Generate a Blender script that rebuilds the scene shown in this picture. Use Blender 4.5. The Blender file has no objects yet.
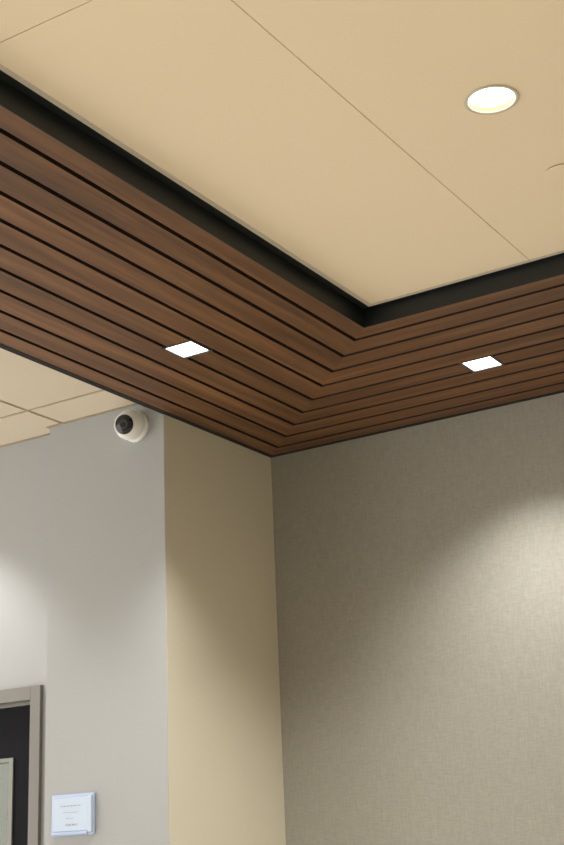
import bpy, bmesh, math, random
from mathutils import Vector, Matrix
random.seed(7)
S = bpy.context.scene
C = S.collection

# ---------------------------------------------------------------- camera
cd = bpy.data.cameras.new('camera'); cam = bpy.data.objects.new('camera', cd); C.objects.link(cam)
fw = Vector((-0.50045749, 0.80741607, 0.31244454))
rt = Vector((0.84230453, 0.53752296, -0.03990169))
up = Vector((0.20016338, -0.24320435, 0.94909761))
m = Matrix((rt, up, -fw)).transposed().to_4x4(); m.translation = (0, 0, 1.5)
cam.matrix_world = m
cd.sensor_fit = 'HORIZONTAL'; cd.sensor_width = 36; cd.lens = 1353.05/564*36
cd.clip_start = .05; cd.clip_end = 60
S.camera = cam
# ---------------------------------------------------------------- light and exposure
S.view_settings.view_transform = 'Standard'; S.view_settings.look = 'None'
S.view_settings.exposure = 1.07; S.view_settings.gamma = 1; S.view_settings.use_curve_mapping = False
w = bpy.data.worlds.new('world'); S.world = w; w.use_nodes = True
w.node_tree.nodes['Background'].inputs[0].default_value = (1.0, .96, .90, 1)
w.node_tree.nodes['Background'].inputs[1].default_value = 1.35
SPOT_W = 46          # square wood-ceiling downlights, and added fill spots
ROUND_W = 66         # round downlight, and added fill spots
TILE_W = 30          # downlight over the door, outside the frame
WARM = (1.0, .92, .80)
NEUT = (1.0, .985, .93)

def spot(loc, power, color, angle, blend, radius=.03, name='downlight_and_fill_lamp', parent=None):
    ld = bpy.data.lights.new(name, 'SPOT'); ld.energy = power; ld.color = color
    ld.spot_size = math.radians(angle); ld.spot_blend = blend; ld.shadow_soft_size = radius
    o = bpy.data.objects.new(name, ld); C.objects.link(o); o.location = loc
    return o

# ---------------------------------------------------------------- materials
def srgb(r, g, b):
    f = lambda c: (c/255/12.92) if c/255 <= .04045 else ((c/255+.055)/1.055)**2.4
    return (f(r), f(g), f(b), 1)
def mat(name, col, rough=.6, metal=0, spec=.5, noise=0, nscale=20, bump=0, bscale=200):
    m = bpy.data.materials.new(name); m.use_nodes = True; nt = m.node_tree; b = nt.nodes['Principled BSDF']
    b.inputs['Base Color'].default_value = col; b.inputs['Roughness'].default_value = rough
    b.inputs['Metallic'].default_value = metal; b.inputs['Specular IOR Level'].default_value = spec
    tc = nt.nodes.new('ShaderNodeTexCoord')
    if noise:
        n = nt.nodes.new('ShaderNodeTexNoise'); n.inputs['Scale'].default_value = nscale; n.inputs['Detail'].default_value = 4
        nt.links.new(tc.outputs['Object'], n.inputs['Vector'])
        mr = nt.nodes.new('ShaderNodeMapRange'); mr.inputs['To Min'].default_value = 1-noise; mr.inputs['To Max'].default_value = 1+noise
        nt.links.new(n.outputs['Fac'], mr.inputs['Value'])
        mx = nt.nodes.new('ShaderNodeVectorMath'); mx.operation = 'SCALE'; mx.inputs[0].default_value = col[:3]
        nt.links.new(mr.outputs[0], mx.inputs['Scale']); nt.links.new(mx.outputs[0], b.inputs['Base Color'])
    if bump:
        n2 = nt.nodes.new('ShaderNodeTexNoise'); n2.inputs['Scale'].default_value = bscale; n2.inputs['Detail'].default_value = 3
        nt.links.new(tc.outputs['Object'], n2.inputs['Vector'])
        bp = nt.nodes.new('ShaderNodeBump'); bp.inputs['Strength'].default_value = bump; bp.inputs['Distance'].default_value = .002
        nt.links.new(n2.outputs['Fac'], bp.inputs['Height']); nt.links.new(bp.outputs[0], b.inputs['Normal'])
    return m
def emis(name, col, s):
    m = bpy.data.materials.new(name); m.use_nodes = True; b = m.node_tree.nodes['Principled BSDF']
    b.inputs['Base Color'].default_value = (.8, .8, .8, 1)
    b.inputs['Emission Color'].default_value = (*col, 1); b.inputs['Emission Strength'].default_value = s
    return m

def wood(name, along):
    """walnut-look slats; along = 0 for grain running in X, 1 for Y"""
    m = bpy.data.materials.new(name); m.use_nodes = True; nt = m.node_tree; N = nt.nodes; L = nt.links
    b = N['Principled BSDF']; b.inputs['Roughness'].default_value = .50; b.inputs['Specular IOR Level'].default_value = .45
    tc = N.new('ShaderNodeTexCoord'); geo = N.new('ShaderNodeNewGeometry')
    sc1 = (1.3, 26, 26) if along == 0 else (26, 1.3, 26)
    sc2 = (9, 260, 260) if along == 0 else (260, 9, 260)
    off = N.new('ShaderNodeVectorMath'); off.operation = 'SCALE'; off.inputs[0].default_value = (37, 41, 13)
    L.new(geo.outputs['Random Per Island'], off.inputs['Scale'])
    def layer(sc, detail, dist):
        mp = N.new('ShaderNodeMapping'); mp.inputs['Scale'].default_value = sc
        L.new(tc.outputs['Object'], mp.inputs['Vector'])
        ad = N.new('ShaderNodeVectorMath'); L.new(mp.outputs[0], ad.inputs[0]); L.new(off.outputs[0], ad.inputs[1])
        n = N.new('ShaderNodeTexNoise'); n.inputs['Scale'].default_value = 1; n.inputs['Detail'].default_value = detail
        n.inputs['Distortion'].default_value = dist
        L.new(ad.outputs[0], n.inputs['Vector']); return n
    n1 = layer(sc1, 5, .6); n2 = layer(sc2, 2, 0)
    r = N.new('ShaderNodeValToRGB'); e = r.color_ramp.elements
    e[0].position = .33; e[0].color = (.094, .042, .0162, 1)
    e[1].position = .68; e[1].color = (.210, .099, .038, 1)
    k = e.new(.5); k.color = (.150, .067, .0255, 1)
    L.new(n1.outputs['Fac'], r.inputs['Fac'])
    mr = N.new('ShaderNodeMapRange'); mr.inputs['To Min'].default_value = .86; mr.inputs['To Max'].default_value = 1.14
    mr.inputs['From Min'].default_value = .3; mr.inputs['From Max'].default_value = .7
    L.new(n2.outputs['Fac'], mr.inputs['Value'])
    mr2 = N.new('ShaderNodeMapRange'); mr2.inputs['To Min'].default_value = .84; mr2.inputs['To Max'].default_value = 1.12
    L.new(geo.outputs['Random Per Island'], mr2.inputs['Value'])
    mm = N.new('ShaderNodeMath'); mm.operation = 'MULTIPLY'; L.new(mr.outputs[0], mm.inputs[0]); L.new(mr2.outputs[0], mm.inputs[1])
    v = N.new('ShaderNodeVectorMath'); v.operation = 'SCALE'; L.new(r.outputs[0], v.inputs[0]); L.new(mm.outputs[0], v.inputs['Scale'])
    L.new(v.outputs[0], b.inputs['Base Color'])
    bp = N.new('ShaderNodeBump'); bp.inputs['Strength'].default_value = .12; bp.inputs['Distance'].default_value = .001
    L.new(n2.outputs['Fac'], bp.inputs['Height']); L.new(bp.outputs[0], b.inputs['Normal'])
    return m

def woven(name, col):
    """linen-textured wall vinyl on the wall in the XZ plane"""
    m = bpy.data.materials.new(name); m.use_nodes = True; nt = m.node_tree; N = nt.nodes; L = nt.links
    b = N['Principled BSDF']; b.inputs['Roughness'].default_value = .62; b.inputs['Specular IOR Level'].default_value = .35
    tc = N.new('ShaderNodeTexCoord')
    def layer(sc):
        mp = N.new('ShaderNodeMapping'); mp.inputs['Scale'].default_value = sc
        L.new(tc.outputs['Object'], mp.inputs['Vector'])
        n = N.new('ShaderNodeTexNoise'); n.inputs['Scale'].default_value = 1; n.inputs['Detail'].default_value = 3
        L.new(mp.outputs[0], n.inputs['Vector']); return n
    h = layer((34, 34, 230)); v = layer((230, 34, 22)); big = layer((3, 3, 3))
    a = N.new('ShaderNodeMath'); a.operation = 'ADD'; L.new(h.outputs['Fac'], a.inputs[0]); L.new(v.outputs['Fac'], a.inputs[1])
    mr = N.new('ShaderNodeMapRange'); mr.inputs['From Min'].default_value = .7; mr.inputs['From Max'].default_value = 1.3
    mr.inputs['To Min'].default_value = .90; mr.inputs['To Max'].default_value = 1.10
    L.new(a.outputs[0], mr.inputs['Value'])
    mb = N.new('ShaderNodeMapRange'); mb.inputs['To Min'].default_value = .96; mb.inputs['To Max'].default_value = 1.04
    L.new(big.outputs['Fac'], mb.inputs['Value'])
    mm = N.new('ShaderNodeMath'); mm.operation = 'MULTIPLY'; L.new(mr.outputs[0], mm.inputs[0]); L.new(mb.outputs[0], mm.inputs[1])
    s = N.new('ShaderNodeVectorMath'); s.operation = 'SCALE'; s.inputs[0].default_value = col[:3]; L.new(mm.outputs[0], s.inputs['Scale'])
    L.new(s.outputs[0], b.inputs['Base Color'])
    bp = N.new('ShaderNodeBump'); bp.inputs['Strength'].default_value = .12; bp.inputs['Distance'].default_value = .001
    L.new(a.outputs[0], bp.inputs['Height']); L.new(bp.outputs[0], b.inputs['Normal'])
    return m

M = dict(
    vinyl=woven('woven_vinyl', (.36, .348, .305, 1)),
    beige=mat('beige_paint', (.70, .655, .53, 1), .55, noise=.02, nscale=3, bump=.1, bscale=180),
    grey=mat('grey_paint', (.405, .418, .430, 1), .55, noise=.02, nscale=3, bump=.1, bscale=180),
    panel=mat('smooth_panel', (.86, .73, .55, 1), .7, noise=.012, nscale=2, bump=.05, bscale=300),
    tile=mat('mineral_tile', (.68, .60, .48, 1), .85, noise=.03, nscale=60, bump=.3, bscale=250),
    tbar=mat('tee_grid', (.38, .31, .20, 1), .5, noise=.02),
    black=mat('black_reveal', (.0075, .0105, .0115, 1), .45, noise=.2, nscale=8),
    dark=mat('matt_black', (.006, .005, .005, 1), .8, noise=.1),
    rim=mat('edge_channel', (.62, .56, .46, 1), .45, noise=.03),
    wy=wood('walnut_slats_lengthways', 1), wx=wood('walnut_slats_crossways', 0),
    slatedge=mat('shaded_slat_edge', (.016, .007, .004, 1), .8, noise=.1),  # slat sides coloured dark, groove shade put into the colour
    floor=mat('carpet', (.70, .67, .60, 1), .95, noise=.15, nscale=30, bump=.5, bscale=150),
    lens=emis('lamp_lens', (1, .99, .95), 3), lens_round=emis('round_lamp_lens', (1, .98, .92), 4),
    reflector=mat('reflector', (.30, .28, .12, 1), .7, metal=.0, noise=.02),
    white=mat('white_plastic', (.84, .84, .82, 1), .35, noise=.02, nscale=30),
    glassblack=mat('black_dome_glass', (.012, .012, .014, 1), .12, noise=.1, nscale=40),
    ir=mat('dark_grey_ring', (.05, .05, .055, 1), .3, noise=.1),
    frame=mat('taupe_frame_paint', (.20, .19, .175, 1), .38, noise=.02, bump=.06),
    door=mat('dark_door_leaf', (.010, .010, .014, 1), .55, spec=.06, noise=.12, nscale=6),
    stop=mat('light_glazing_bead', (.24, .25, .225, 1), .4, noise=.03),
    sign=mat('bluish_white_acrylic', (.46, .58, .82, 1), .2, noise=.01),
    signin=mat('white_insert', (.55, .66, .84, 1), .35, noise=.01),
    ink=mat('grey_print', (.36, .40, .50, 1), .6, noise=.02),
    corr=mat('corridor_paint', (.075, .085, .062, 1), .7, noise=.05, nscale=2),
)
g = bpy.data.materials.new('pane_glass'); g.use_nodes = True; b = g.node_tree.nodes['Principled BSDF']
b.inputs['Base Color'].default_value = (.90, .95, .90, 1); b.inputs['Transmission Weight'].default_value = 1
b.inputs['Roughness'].default_value = .02; b.inputs['IOR'].default_value = 1.45
M['glass'] = g

# ---------------------------------------------------------------- helpers
def new(name, bm, mats, parent=None, smooth=False, bevel=0):
    bmesh.ops.recalc_face_normals(bm, faces=bm.faces)
    me = bpy.data.meshes.new(name); bm.to_mesh(me); bm.free()
    for x in (mats if isinstance(mats, (list, tuple)) else [mats]): me.materials.append(x)
    if smooth:
        for p in me.polygons: p.use_smooth = True
    o = bpy.data.objects.new(name, me); C.objects.link(o)
    if parent: o.parent = parent
    if bevel:
        md = o.modifiers.new('bevel', 'BEVEL'); md.width = bevel; md.segments = 3; md.limit_method = 'ANGLE'
    return o
def box(bm, x0, x1, y0, y1, z0, z1, mi=0):
    r = bmesh.ops.create_cube(bm, size=1)
    for v in r['verts']:
        v.co = Vector(((x0+x1)/2+v.co.x*(x1-x0), (y0+y1)/2+v.co.y*(y1-y0), (z0+z1)/2+v.co.z*(z1-z0)))
    for f in {f for v in r['verts'] for f in v.link_faces}: f.material_index = mi
def prism(bm, pts, z0, z1):
    lo = [bm.verts.new((x, y, z0)) for x, y in pts]; hi = [bm.verts.new((x, y, z1)) for x, y in pts]
    bm.faces.new(lo[::-1]); bm.faces.new(hi); n = len(pts)
    for i in range(n): bm.faces.new((lo[i], lo[(i+1) % n], hi[(i+1) % n], hi[i]))
def lathe(bm, prof, seg=48, mat4=None):
    """profile of (radius, height) about +Z; closed if ends at radius 0"""
    rings = []
    for r, z in prof:
        if r < 1e-6: rings.append([bm.verts.new((0, 0, z))])
        else: rings.append([bm.verts.new((r*math.cos(2*math.pi*i/seg), r*math.sin(2*math.pi*i/seg), z)) for i in range(seg)])
    for a, b in zip(rings, rings[1:]):
        for i in range(seg):
            j = (i+1) % seg
            if len(a) == 1 and len(b) == 1: continue
            if len(a) == 1: bm.faces.new((a[0], b[i], b[j]))
            elif len(b) == 1: bm.faces.new((a[i], a[j], b[0]))
            else: bm.faces.new((a[i], a[j], b[j], b[i]))
    if mat4 is not None: bmesh.ops.transform(bm, matrix=mat4, verts=[v for r in rings for v in r])
def struct(name, bm, mats, bevel=0):
    o = new(name, bm, mats, bevel=bevel); o['kind'] = 'structure'; return o
def empty(name, loc, label, cat, group=None):
    o = bpy.data.objects.new(name, None); o.empty_display_size = .05; C.objects.link(o); o.location = loc
    o['label'] = label; o['category'] = cat
    if group: o['group'] = group
    return o
def cut(o, make):
    """cut real holes through a mesh, then throw the cutter away"""
    bm = bmesh.new(); make(bm); bmesh.ops.recalc_face_normals(bm, faces=bm.faces)
    me = bpy.data.meshes.new('cutter'); bm.to_mesh(me); bm.free()
    c = bpy.data.objects.new('cutter', me); C.objects.link(c)
    md = o.modifiers.new('cut', 'BOOLEAN'); md.object = c; md.operation = 'DIFFERENCE'; md.solver = 'EXACT'
    bpy.context.view_layer.update()
    dg = bpy.context.evaluated_depsgraph_get()
    res = bpy.data.meshes.new_from_object(o.evaluated_get(dg))
    o.modifiers.clear(); old = o.data; o.data = res
    bpy.data.objects.remove(c); bpy.data.meshes.remove(old)

# ---------------------------------------------------------------- dimensions (metres; camera stands over the origin)
CX, CY = -2.8466, 4.4936           # room corner where the beige wall meets the woven wall
YW, YW2 = 3.7702, 3.8381           # grey wall, and its part set back beside the door
ZW, ZP, ZT = 3.1, 3.1578, 3.1658   # underside of wood, smooth panels, tiles
WTOT = .9965; SP = .10285; LAST = .0992
XR, YN, XL = 3.2, -3.6, -6.2       # right, near and left ends of what is built

# ---------------------------------------------------------------- structure
bm = bmesh.new(); box(bm, XR, XR+.15, YN, CY+.15, 0, 3.34); struct('wall_right', bm, M['beige'])  # unseen wall, added to cut world light from the right
bm = bmesh.new(); box(bm, XL, XR, YN-.15, YN, 0, 3.34); struct('wall_front', bm, M['grey'])  # unseen wall behind the camera, added to block world light there
bm = bmesh.new(); box(bm, XL, XR, YN, CY+.3, -.1, 0); struct('floor', bm, M['floor'])
bm = bmesh.new(); box(bm, CX, XR, CY, CY+.15, 0, 3.32); struct('wall_back', bm, M['vinyl'])
# beige side wall: its own skin of paint, the grey wall butts against it at the outside corner
bm = bmesh.new(); box(bm, CX-.03, CX, YW+.0015, CY+.15, 0, 3.32); struct('wall_side', bm, M['beige'], bevel=.002)
JX = -3.398                        # step between grey wall and the part round the door
bm = bmesh.new(); prism(bm, [(JX, YW), (CX-.0005, YW), (CX-.0005, YW+.0015), (CX-.03, YW+.0015), (CX-.03, YW+.15), (JX, YW+.15)], 0, 3.32); struct('wall_grey', bm, M['grey'], bevel=.002)
FX, FZ = -3.4768, 2.1838           # outer right edge and top of the door frame
DX0 = FX-.05-.96                   # opening between FX-.05 and DX0
bm = bmesh.new()
box(bm, FX-.03, JX, YW2, YW2+.12, 0, 3.32)
box(bm, DX0-.02, FX-.03, YW2, YW2+.12, FZ-.03, 3.32)
box(bm, XL, DX0-.02, YW2, YW2+.12, 0, 3.32)
struct('wall_door_side', bm, M['grey'])
# smooth ceiling panels with fine open joints
PX0, PY1 = CX+WTOT+.034, CY-WTOT-.020
SX, SY = -1.2753, 1.7705
G = .0011
bm = bmesh.new()
for x0, x1, y0, y1 in ((PX0, SX-G, SY+G, PY1), (PX0, SX-G, YN, SY-G), (SX+G, XR, SY+.55, PY1), (SX+G, XR, YN, SY+.55-2*G)):
    if x0 > SX: continue
    box(bm, x0, x1, y0, y1, ZP, ZP+.02)
box(bm, SX+G, XR, YN, PY1, ZP, ZP+.02)
ceil = struct('ceiling', bm, M['panel'])
DLX, DLY, DLR = -1.0027, 2.5904, .0550
def cyl(bm): bmesh.ops.create_cone(bm, cap_ends=True, segments=64, radius1=DLR+.001, radius2=DLR+.001, depth=.2, matrix=Matrix.Translation((DLX, DLY, ZP)))
cut(ceil, cyl)
bm = bmesh.new(); box(bm, CX, XR, YN, CY, 3.30, 3.34); struct('trim_1', bm, M['dark'])     # dark deck over the void
# light edge channel round the panel field
bm = bmesh.new()
t = .003
prism(bm, [(PX0, YN), (PX0+.0085, YN), (PX0+.0085, PY1-.0085), (PX0, PY1)], ZP-.0012, ZP-.0002)
prism(bm, [(PX0, PY1), (PX0+.0085, PY1-.0085), (XR, PY1-.0085), (XR, PY1)], ZP-.0012, ZP-.0002)
prism(bm, [(PX0-t, YN), (PX0+.0005, YN), (PX0+.0005, PY1-.0005), (PX0-t, PY1+t)], ZP-.0005, ZP+.022)
prism(bm, [(PX0+.0005, PY1-.0005), (XR, PY1-.0005), (XR, PY1+t), (PX0-t, PY1+t)], ZP-.0005, ZP+.022)
prism(bm, [(PX0+.010, YN), (PX0+.0125, YN), (PX0+.0125, PY1-.0125), (PX0+.010, PY1-.010)], ZP-.0008, ZP+.002)
prism(bm, [(PX0+.010, PY1-.010), (PX0+.0125, PY1-.0125), (XR, PY1-.0125), (XR, PY1-.010)], ZP-.0008, ZP+.002)
struct('trim_2', bm, M['rim'])
# black reveal: upright fascia at the inner wood edge plus the ledge over the gap
bm = bmesh.new()
a, bb = WTOT-.003, WTOT
prism(bm, [(CX+a, YN), (CX+bb, YN), (CX+bb, CY-bb), (CX+a, CY-a)], ZW, ZP+.03)
prism(bm, [(CX+bb, CY-bb), (XR, CY-bb), (XR, CY-a), (CX+a, CY-a)], ZW, ZP+.03)
prism(bm, [(CX+bb, YN), (PX0-.0035, YN), (PX0-.0035, PY1+.0035), (CX+bb, CY-bb)], ZP+.006, ZP+.03)
prism(bm, [(PX0-.0035, PY1+.0035), (XR, PY1+.0035), (XR, CY-bb), (CX+bb, CY-bb)], ZP+.006, ZP+.03)
struct('trim_3', bm, M['black'])
# tile ceiling beyond the wood
TX, TY, TS = -3.3334, 3.5750, .6096
bm = bmesh.new(); gb = bmesh.new()
xs = [TX+TS*i for i in range(-5, 2)]; ys = [TY+TS*i for i in range(-12, 2)]
for x0, x1 in zip(xs, xs[1:]):
    for y0, y1 in zip(ys, ys[1:]):
        X0, X1, Y0, Y1 = max(x0+.0085, XL), min(x1-.0085, CX-.012), max(y0+.0085, YN), min(y1-.0085, (YW if x0 >= TX-.001 else YW2)-.0)
        if x0 < JX < x1:      # tile cut round the wall step
            if Y1 > YW: Y1 = YW
        if X1-X0 > .02 and Y1-Y0 > .02: box(bm, X0, X1, Y0, Y1, ZT, ZT+.015)
box(bm, TX-TS+.007, JX, YW, YW2, ZT, ZT+.015)
o = struct('ceiling.001', bm, M['tile'])
box(gb, XL, CX-.012, YN, YW2, ZT+.003, ZT+.02)
struct('trim_4', gb, M['tbar'])
# wall angle round the tile ceiling
bm = bmesh.new()
box(bm, JX-.002, CX-.012, YW-.010, YW, ZT-.004, ZT)
box(bm, JX-.012, JX-.002, YW-.010, YW2-.01, ZT-.004, ZT)
box(bm, XL, JX-.002, YW2-.010, YW2, ZT-.004, ZT)
struct('trim_5', bm, M['tbar'])

# ---------------------------------------------------------------- wood slat ceiling (thing)
root = empty('slatted_wood_ceiling', (CX+.5, CY-.5, ZW), 'dropped ceiling border of dark walnut slats mitred at the room corner', 'wood ceiling')
GAP = .0155; TH = .022
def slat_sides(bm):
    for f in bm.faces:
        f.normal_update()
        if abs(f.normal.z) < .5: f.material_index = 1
edges = [(.0235, LAST-GAP/2)] + [(LAST+SP*i+GAP/2, LAST+SP*(i+1)-GAP/2) for i in range(8)] + [(LAST+SP*8+GAP/2, WTOT-.003)]
def local(o, p=root):
    o.matrix_parent_inverse = Matrix.Translation(-p.location); return o
bm = bmesh.new()
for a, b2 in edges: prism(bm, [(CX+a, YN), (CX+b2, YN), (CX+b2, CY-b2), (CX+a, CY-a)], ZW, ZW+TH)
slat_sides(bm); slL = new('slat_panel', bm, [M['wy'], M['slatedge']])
bm = bmesh.new()
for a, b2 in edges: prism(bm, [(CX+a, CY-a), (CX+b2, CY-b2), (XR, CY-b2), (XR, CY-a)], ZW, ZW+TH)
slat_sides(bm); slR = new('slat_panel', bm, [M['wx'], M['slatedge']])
bm = bmesh.new(); w0, w1 = .0, WTOT-.003
prism(bm, [(CX+w0, YN), (CX+w1, YN), (CX+w1, CY-w1), (XR, CY-w1), (XR, CY-w0), (CX+w0, CY-w0)], ZW+TH, ZW+TH+.006)
back = new('backing', bm, M['dark'])
bm = bmesh.new()
prism(bm, [(CX+.0, YN), (CX+.0220, YN), (CX+.0220, CY-.0220), (CX+.0, CY-.0)], ZW-.001, ZW+TH)
prism(bm, [(CX, CY), (CX+.0220, CY-.0220), (XR, CY-.0220), (XR, CY)], ZW-.001, ZW+TH)
box(bm, CX-.003, CX, YN, YW-.001, ZW-.001, ZT+.05)
edge = new('edge_trim', bm, M['dark'])
SQ = [(-2.3960, 3.3040), (-1.6900, 4.0340)]
for o in (slL, slR, back):
    for (x, y) in SQ:
        cut(o, lambda b, x=x, y=y: box(b, x-.0605, x+.0605, y-.0605, y+.0605, ZW-.1, ZW+.08))
for o in (slL, slR, back, edge): o.parent = root; local(o)

# ---------------------------------------------------------------- square downlights
def square_light(x, y, label):
    r = empty('square_downlight', (x, y, ZW), label, 'ceiling light', 'square downlights in the wood ceiling')
    R = .0603; I = .0515
    bm = bmesh.new()
    o_ = [(-R, -R), (R, -R), (R, R), (-R, R)]; i_ = [(-I, -I), (I, -I), (I, I), (-I, I)]
    for k in range(4):
        j = (k+1) % 4; prism(bm, [o_[k], o_[j], i_[j], i_[k]], -.0015, .030)
    new('trim_ring', bm, M['ir'], r)
    bm = bmesh.new(); box(bm, -I, I, -I, I, .002, .010); new('lens', bm, M['lens'], r)
    bm = bmesh.new(); box(bm, -R, R, -R, R, .030, .10); new('housing', bm, M['dark'], r)
    return r
square_light(*SQ[0], 'glowing square downlight in the left run of wood slats, above the beige wall')
square_light(*SQ[1], 'glowing square downlight in the right run of wood slats, above the woven wall')
for x, y in SQ: spot((x, y, ZW-.006), SPOT_W, NEUT, 110, .8, .035)
# unseen fill spots without fixtures, added only to light the room
for x, y in ((1.1, 4.034), (-2.396, .96), (-2.396, -1.4)): spot((x, y, ZW-.006), SPOT_W, NEUT, 100, .8, .035)

# ---------------------------------------------------------------- round downlight in the smooth panel
r = empty('round_downlight', (DLX, DLY, ZP), 'bright round recessed downlight in the smooth beige ceiling panel', 'ceiling light')
bm = bmesh.new(); lathe(bm, [(.0555, .022), (.0555, -.0005), (.0625, -.0005), (.0635, -.0015), (.0620, -.0028), (.0550, -.0028), (.0542, -.001), (.0542, .022), (.0555, .022)]); new('trim_ring', bm, M['rim'], r, smooth=True)
bm = bmesh.new(); lathe(bm, [(.0538, .001), (.0528, .014), (.0515, .030), (.0520, .032), (.0541, .032), (.0541, .001), (.0538, .001)]); new('reflector', bm, M['reflector'], r, smooth=True)
bm = bmesh.new(); lathe(bm, [(0, .0105), (.03, .0108), (.0525, .0115), (.0518, .020), (0, .020)]); new('lens', bm, M['lens_round'], r, smooth=True)
spot((DLX, DLY, ZP-.006), ROUND_W, WARM, 100, .8, .045)
for x, y in ((1.4, 2.59), (-.2, .2), (1.8, .2), (-1.0, -2.0)): spot((x, y, ZP-.006), ROUND_W, WARM, 100, .8, .045)  # added unseen fill spots, brighten the ceiling by floor bounce
spot((-3.93, 3.42, ZT-.006), TILE_W, NEUT, 100, .5, .045)

# concealed sprinkler cover
r = empty('sprinkler_cover', (-.998, 3.020, ZP), 'flat round beige cover plate at right of the smooth ceiling panel', 'ceiling cover')
bm = bmesh.new(); lathe(bm, [(0, -.0045), (.044, -.0045), (.047, -.0040), (.048, -.003), (.047, -.0022), (0, -.0022)]); new('cover_plate', bm, M['panel'], r, smooth=False)
bm = bmesh.new(); lathe(bm, [(.036, 0), (.0455, 0), (.0455, -.0022), (.036, -.0022), (.036, 0)]); new('mounting_ring', bm, M['dark'], r)

# ---------------------------------------------------------------- security camera
cx_, cz_ = -2.970, 1.5+1.6*.983
r = empty('security_camera', (cx_, YW, cz_), 'white round security camera with black lens face mounted high on the grey wall', 'security camera')
toY = Matrix.Rotation(math.radians(90), 4, 'X')        # +Z becomes -Y (out of the wall)
bm = bmesh.new(); lathe(bm, [(0, 0), (.056, 0), (.0575, .003), (.0575, .008), (.055, .014), (.048, .020), (.040, .022), (0, .022)], mat4=toY)
new('base', bm, M['white'], r, smooth=True)
aim = Vector((.20, -1, -.22)).normalized()
q = Vector((0, 0, 1)).rotation_difference(aim).to_matrix().to_4x4()
T = Matrix.Translation((-.004, -.040, .000)) @ q
prof = [(0, -.050)] + [(.056*math.cos(t_), .056*math.sin(t_)) for t_ in [math.radians(a) for a in range(-60, 50, 8)]] + [(.0380, .0425), (.0365, .0400), (0, .0400)]
bm = bmesh.new(); lathe(bm, prof, mat4=T); hs = new('housing', bm, M['white'], r, smooth=True)
bm = bmesh.new(); lathe(bm, [(0, .0405), (.0362, .0405), (.0362, .0425), (.034, .0440), (.022, .0465), (0, .0475)], mat4=T); fc = new('lens_window', bm, M['glassblack'], r, smooth=True)
bm = bmesh.new(); lathe(bm, [(.011, .0470), (.016, .0460), (.017, .0480), (.0155, .0495), (.012, .0495), (.011, .0470)], mat4=T); new('lens_ring', bm, M['ir'], fc, smooth=True)

# ---------------------------------------------------------------- door
d = empty('door_1', (FX-.05-.48, YW2, 0), '', ''); del d['label']; del d['category']; d['kind'] = 'structure'
def dbox(name, boxes, m, parent=d, bevel=0):
    bm = bmesh.new()
    for b_ in boxes: box(bm, b_[0]-d.location.x, b_[1]-d.location.x, b_[2]-YW2, b_[3]-YW2, b_[4], b_[5])
    o = new(name, bm, m, parent, bevel=bevel)
    return o
xr = FX; xl = DX0-.05; yf = YW2-.014
dbox('door_frame', [(xr-.050, xr, yf, YW2+.03, 0, FZ), (xl, xl+.05, yf, YW2+.03, 0, FZ), (xl+.05, xr-.05, yf, YW2+.03, FZ-.050, FZ),
                    (xr-.058, xr-.03, YW2+.025, YW2+.115, 0, FZ-.03), (xl+.03, xl+.058, YW2+.025, YW2+.115, 0, FZ-.03), (xl+.058, xr-.058, YW2+.025, YW2+.115, FZ-.062, FZ-.03)], M['frame'], bevel=.0015)
lx0, lx1 = xl+.061, xr-.061; ly0, ly1 = YW2+.040, YW2+.084; lz1 = FZ-.066
gx1 = -3.652; gx0 = lx0+(lx1-gx1); gz1 = 1.934; gz0 = 1.0
leaf = dbox('door_leaf', [(gx1, lx1, ly0, ly1, .01, lz1), (lx0, gx0, ly0, ly1, .01, lz1), (gx0, gx1, ly0, ly1, gz1, lz1), (gx0, gx1, ly0, ly1, .01, gz0)], M['door'])
bd = [(gx1-.020, gx1, ly0-.006, ly0+.010, gz0, gz1), (gx0, gx0+.020, ly0-.006, ly0+.010, gz0, gz1), (gx0+.020, gx1-.020, ly0-.006, ly0+.010, gz1-.014, gz1), (gx0+.020, gx1-.020, ly0-.006, ly0+.010, gz0, gz0+.02)]
dbox('glazing_bead', bd, M['stop'], leaf)
dbox('glass_pane', [(gx0, gx1, ly0+.018, ly0+.024, gz0, gz1)], M['glass'], leaf)
# corridor seen through the glass
bm = bmesh.new(); box(bm, XL, JX, YW2+1.6, YW2+1.7, 0, 3.32); struct('wall_corridor', bm, M['corr'])

# ---------------------------------------------------------------- wall sign
sx0, sx1, sz0, sz1 = -3.3575, -3.1640, 1.6358, 1.7765
r = empty('wall_sign', ((sx0+sx1)/2, YW, (sz0+sz1)/2), 'small bluish white room sign beside the door on the grey wall', 'sign')
hx, hz = (sx1-sx0)/2, (sz1-sz0)/2
bm = bmesh.new(); box(bm, -hx, hx, -.010, 0, -hz, hz); new('backplate', bm, M['sign'], r, bevel=.004)
bm = bmesh.new(); box(bm, -hx+.010, hx-.024, -.0125, -.0095, -hz+.016, hz-.014); pl = new('face_insert', bm, M['signin'], r, bevel=.001)
bm = bmesh.new(); box(bm, hx-.022, hx-.004, -.018, -.0095, -hz+.008, hz-.010); new('side_rail', bm, M['signin'], r, bevel=.003)
bm = bmesh.new(); box(bm, -hx+.004, hx-.024, -.017, -.0095, -hz+.003, -hz+.013); new('bottom_rail', bm, M['sign'], r, bevel=.003)
# faint print, too soft to read: rows of short strokes
bm = bmesh.new(); random.seed(3)
for (z, x0, x1, h) in ((.030, -.045, .045, .004), (.008, -.035, .035, .002), (-.012, -.020, .015, .002), (-.034, -.022, .030, .006)):
    x = x0
    while x < x1:
        wd = random.uniform(.006, .016); box(bm, x-.006, min(x+wd, x1)-.006, -.0129, -.0124, z-h/2, z+h/2); x += wd+.004
new('lettering', bm, M['ink'], pl)
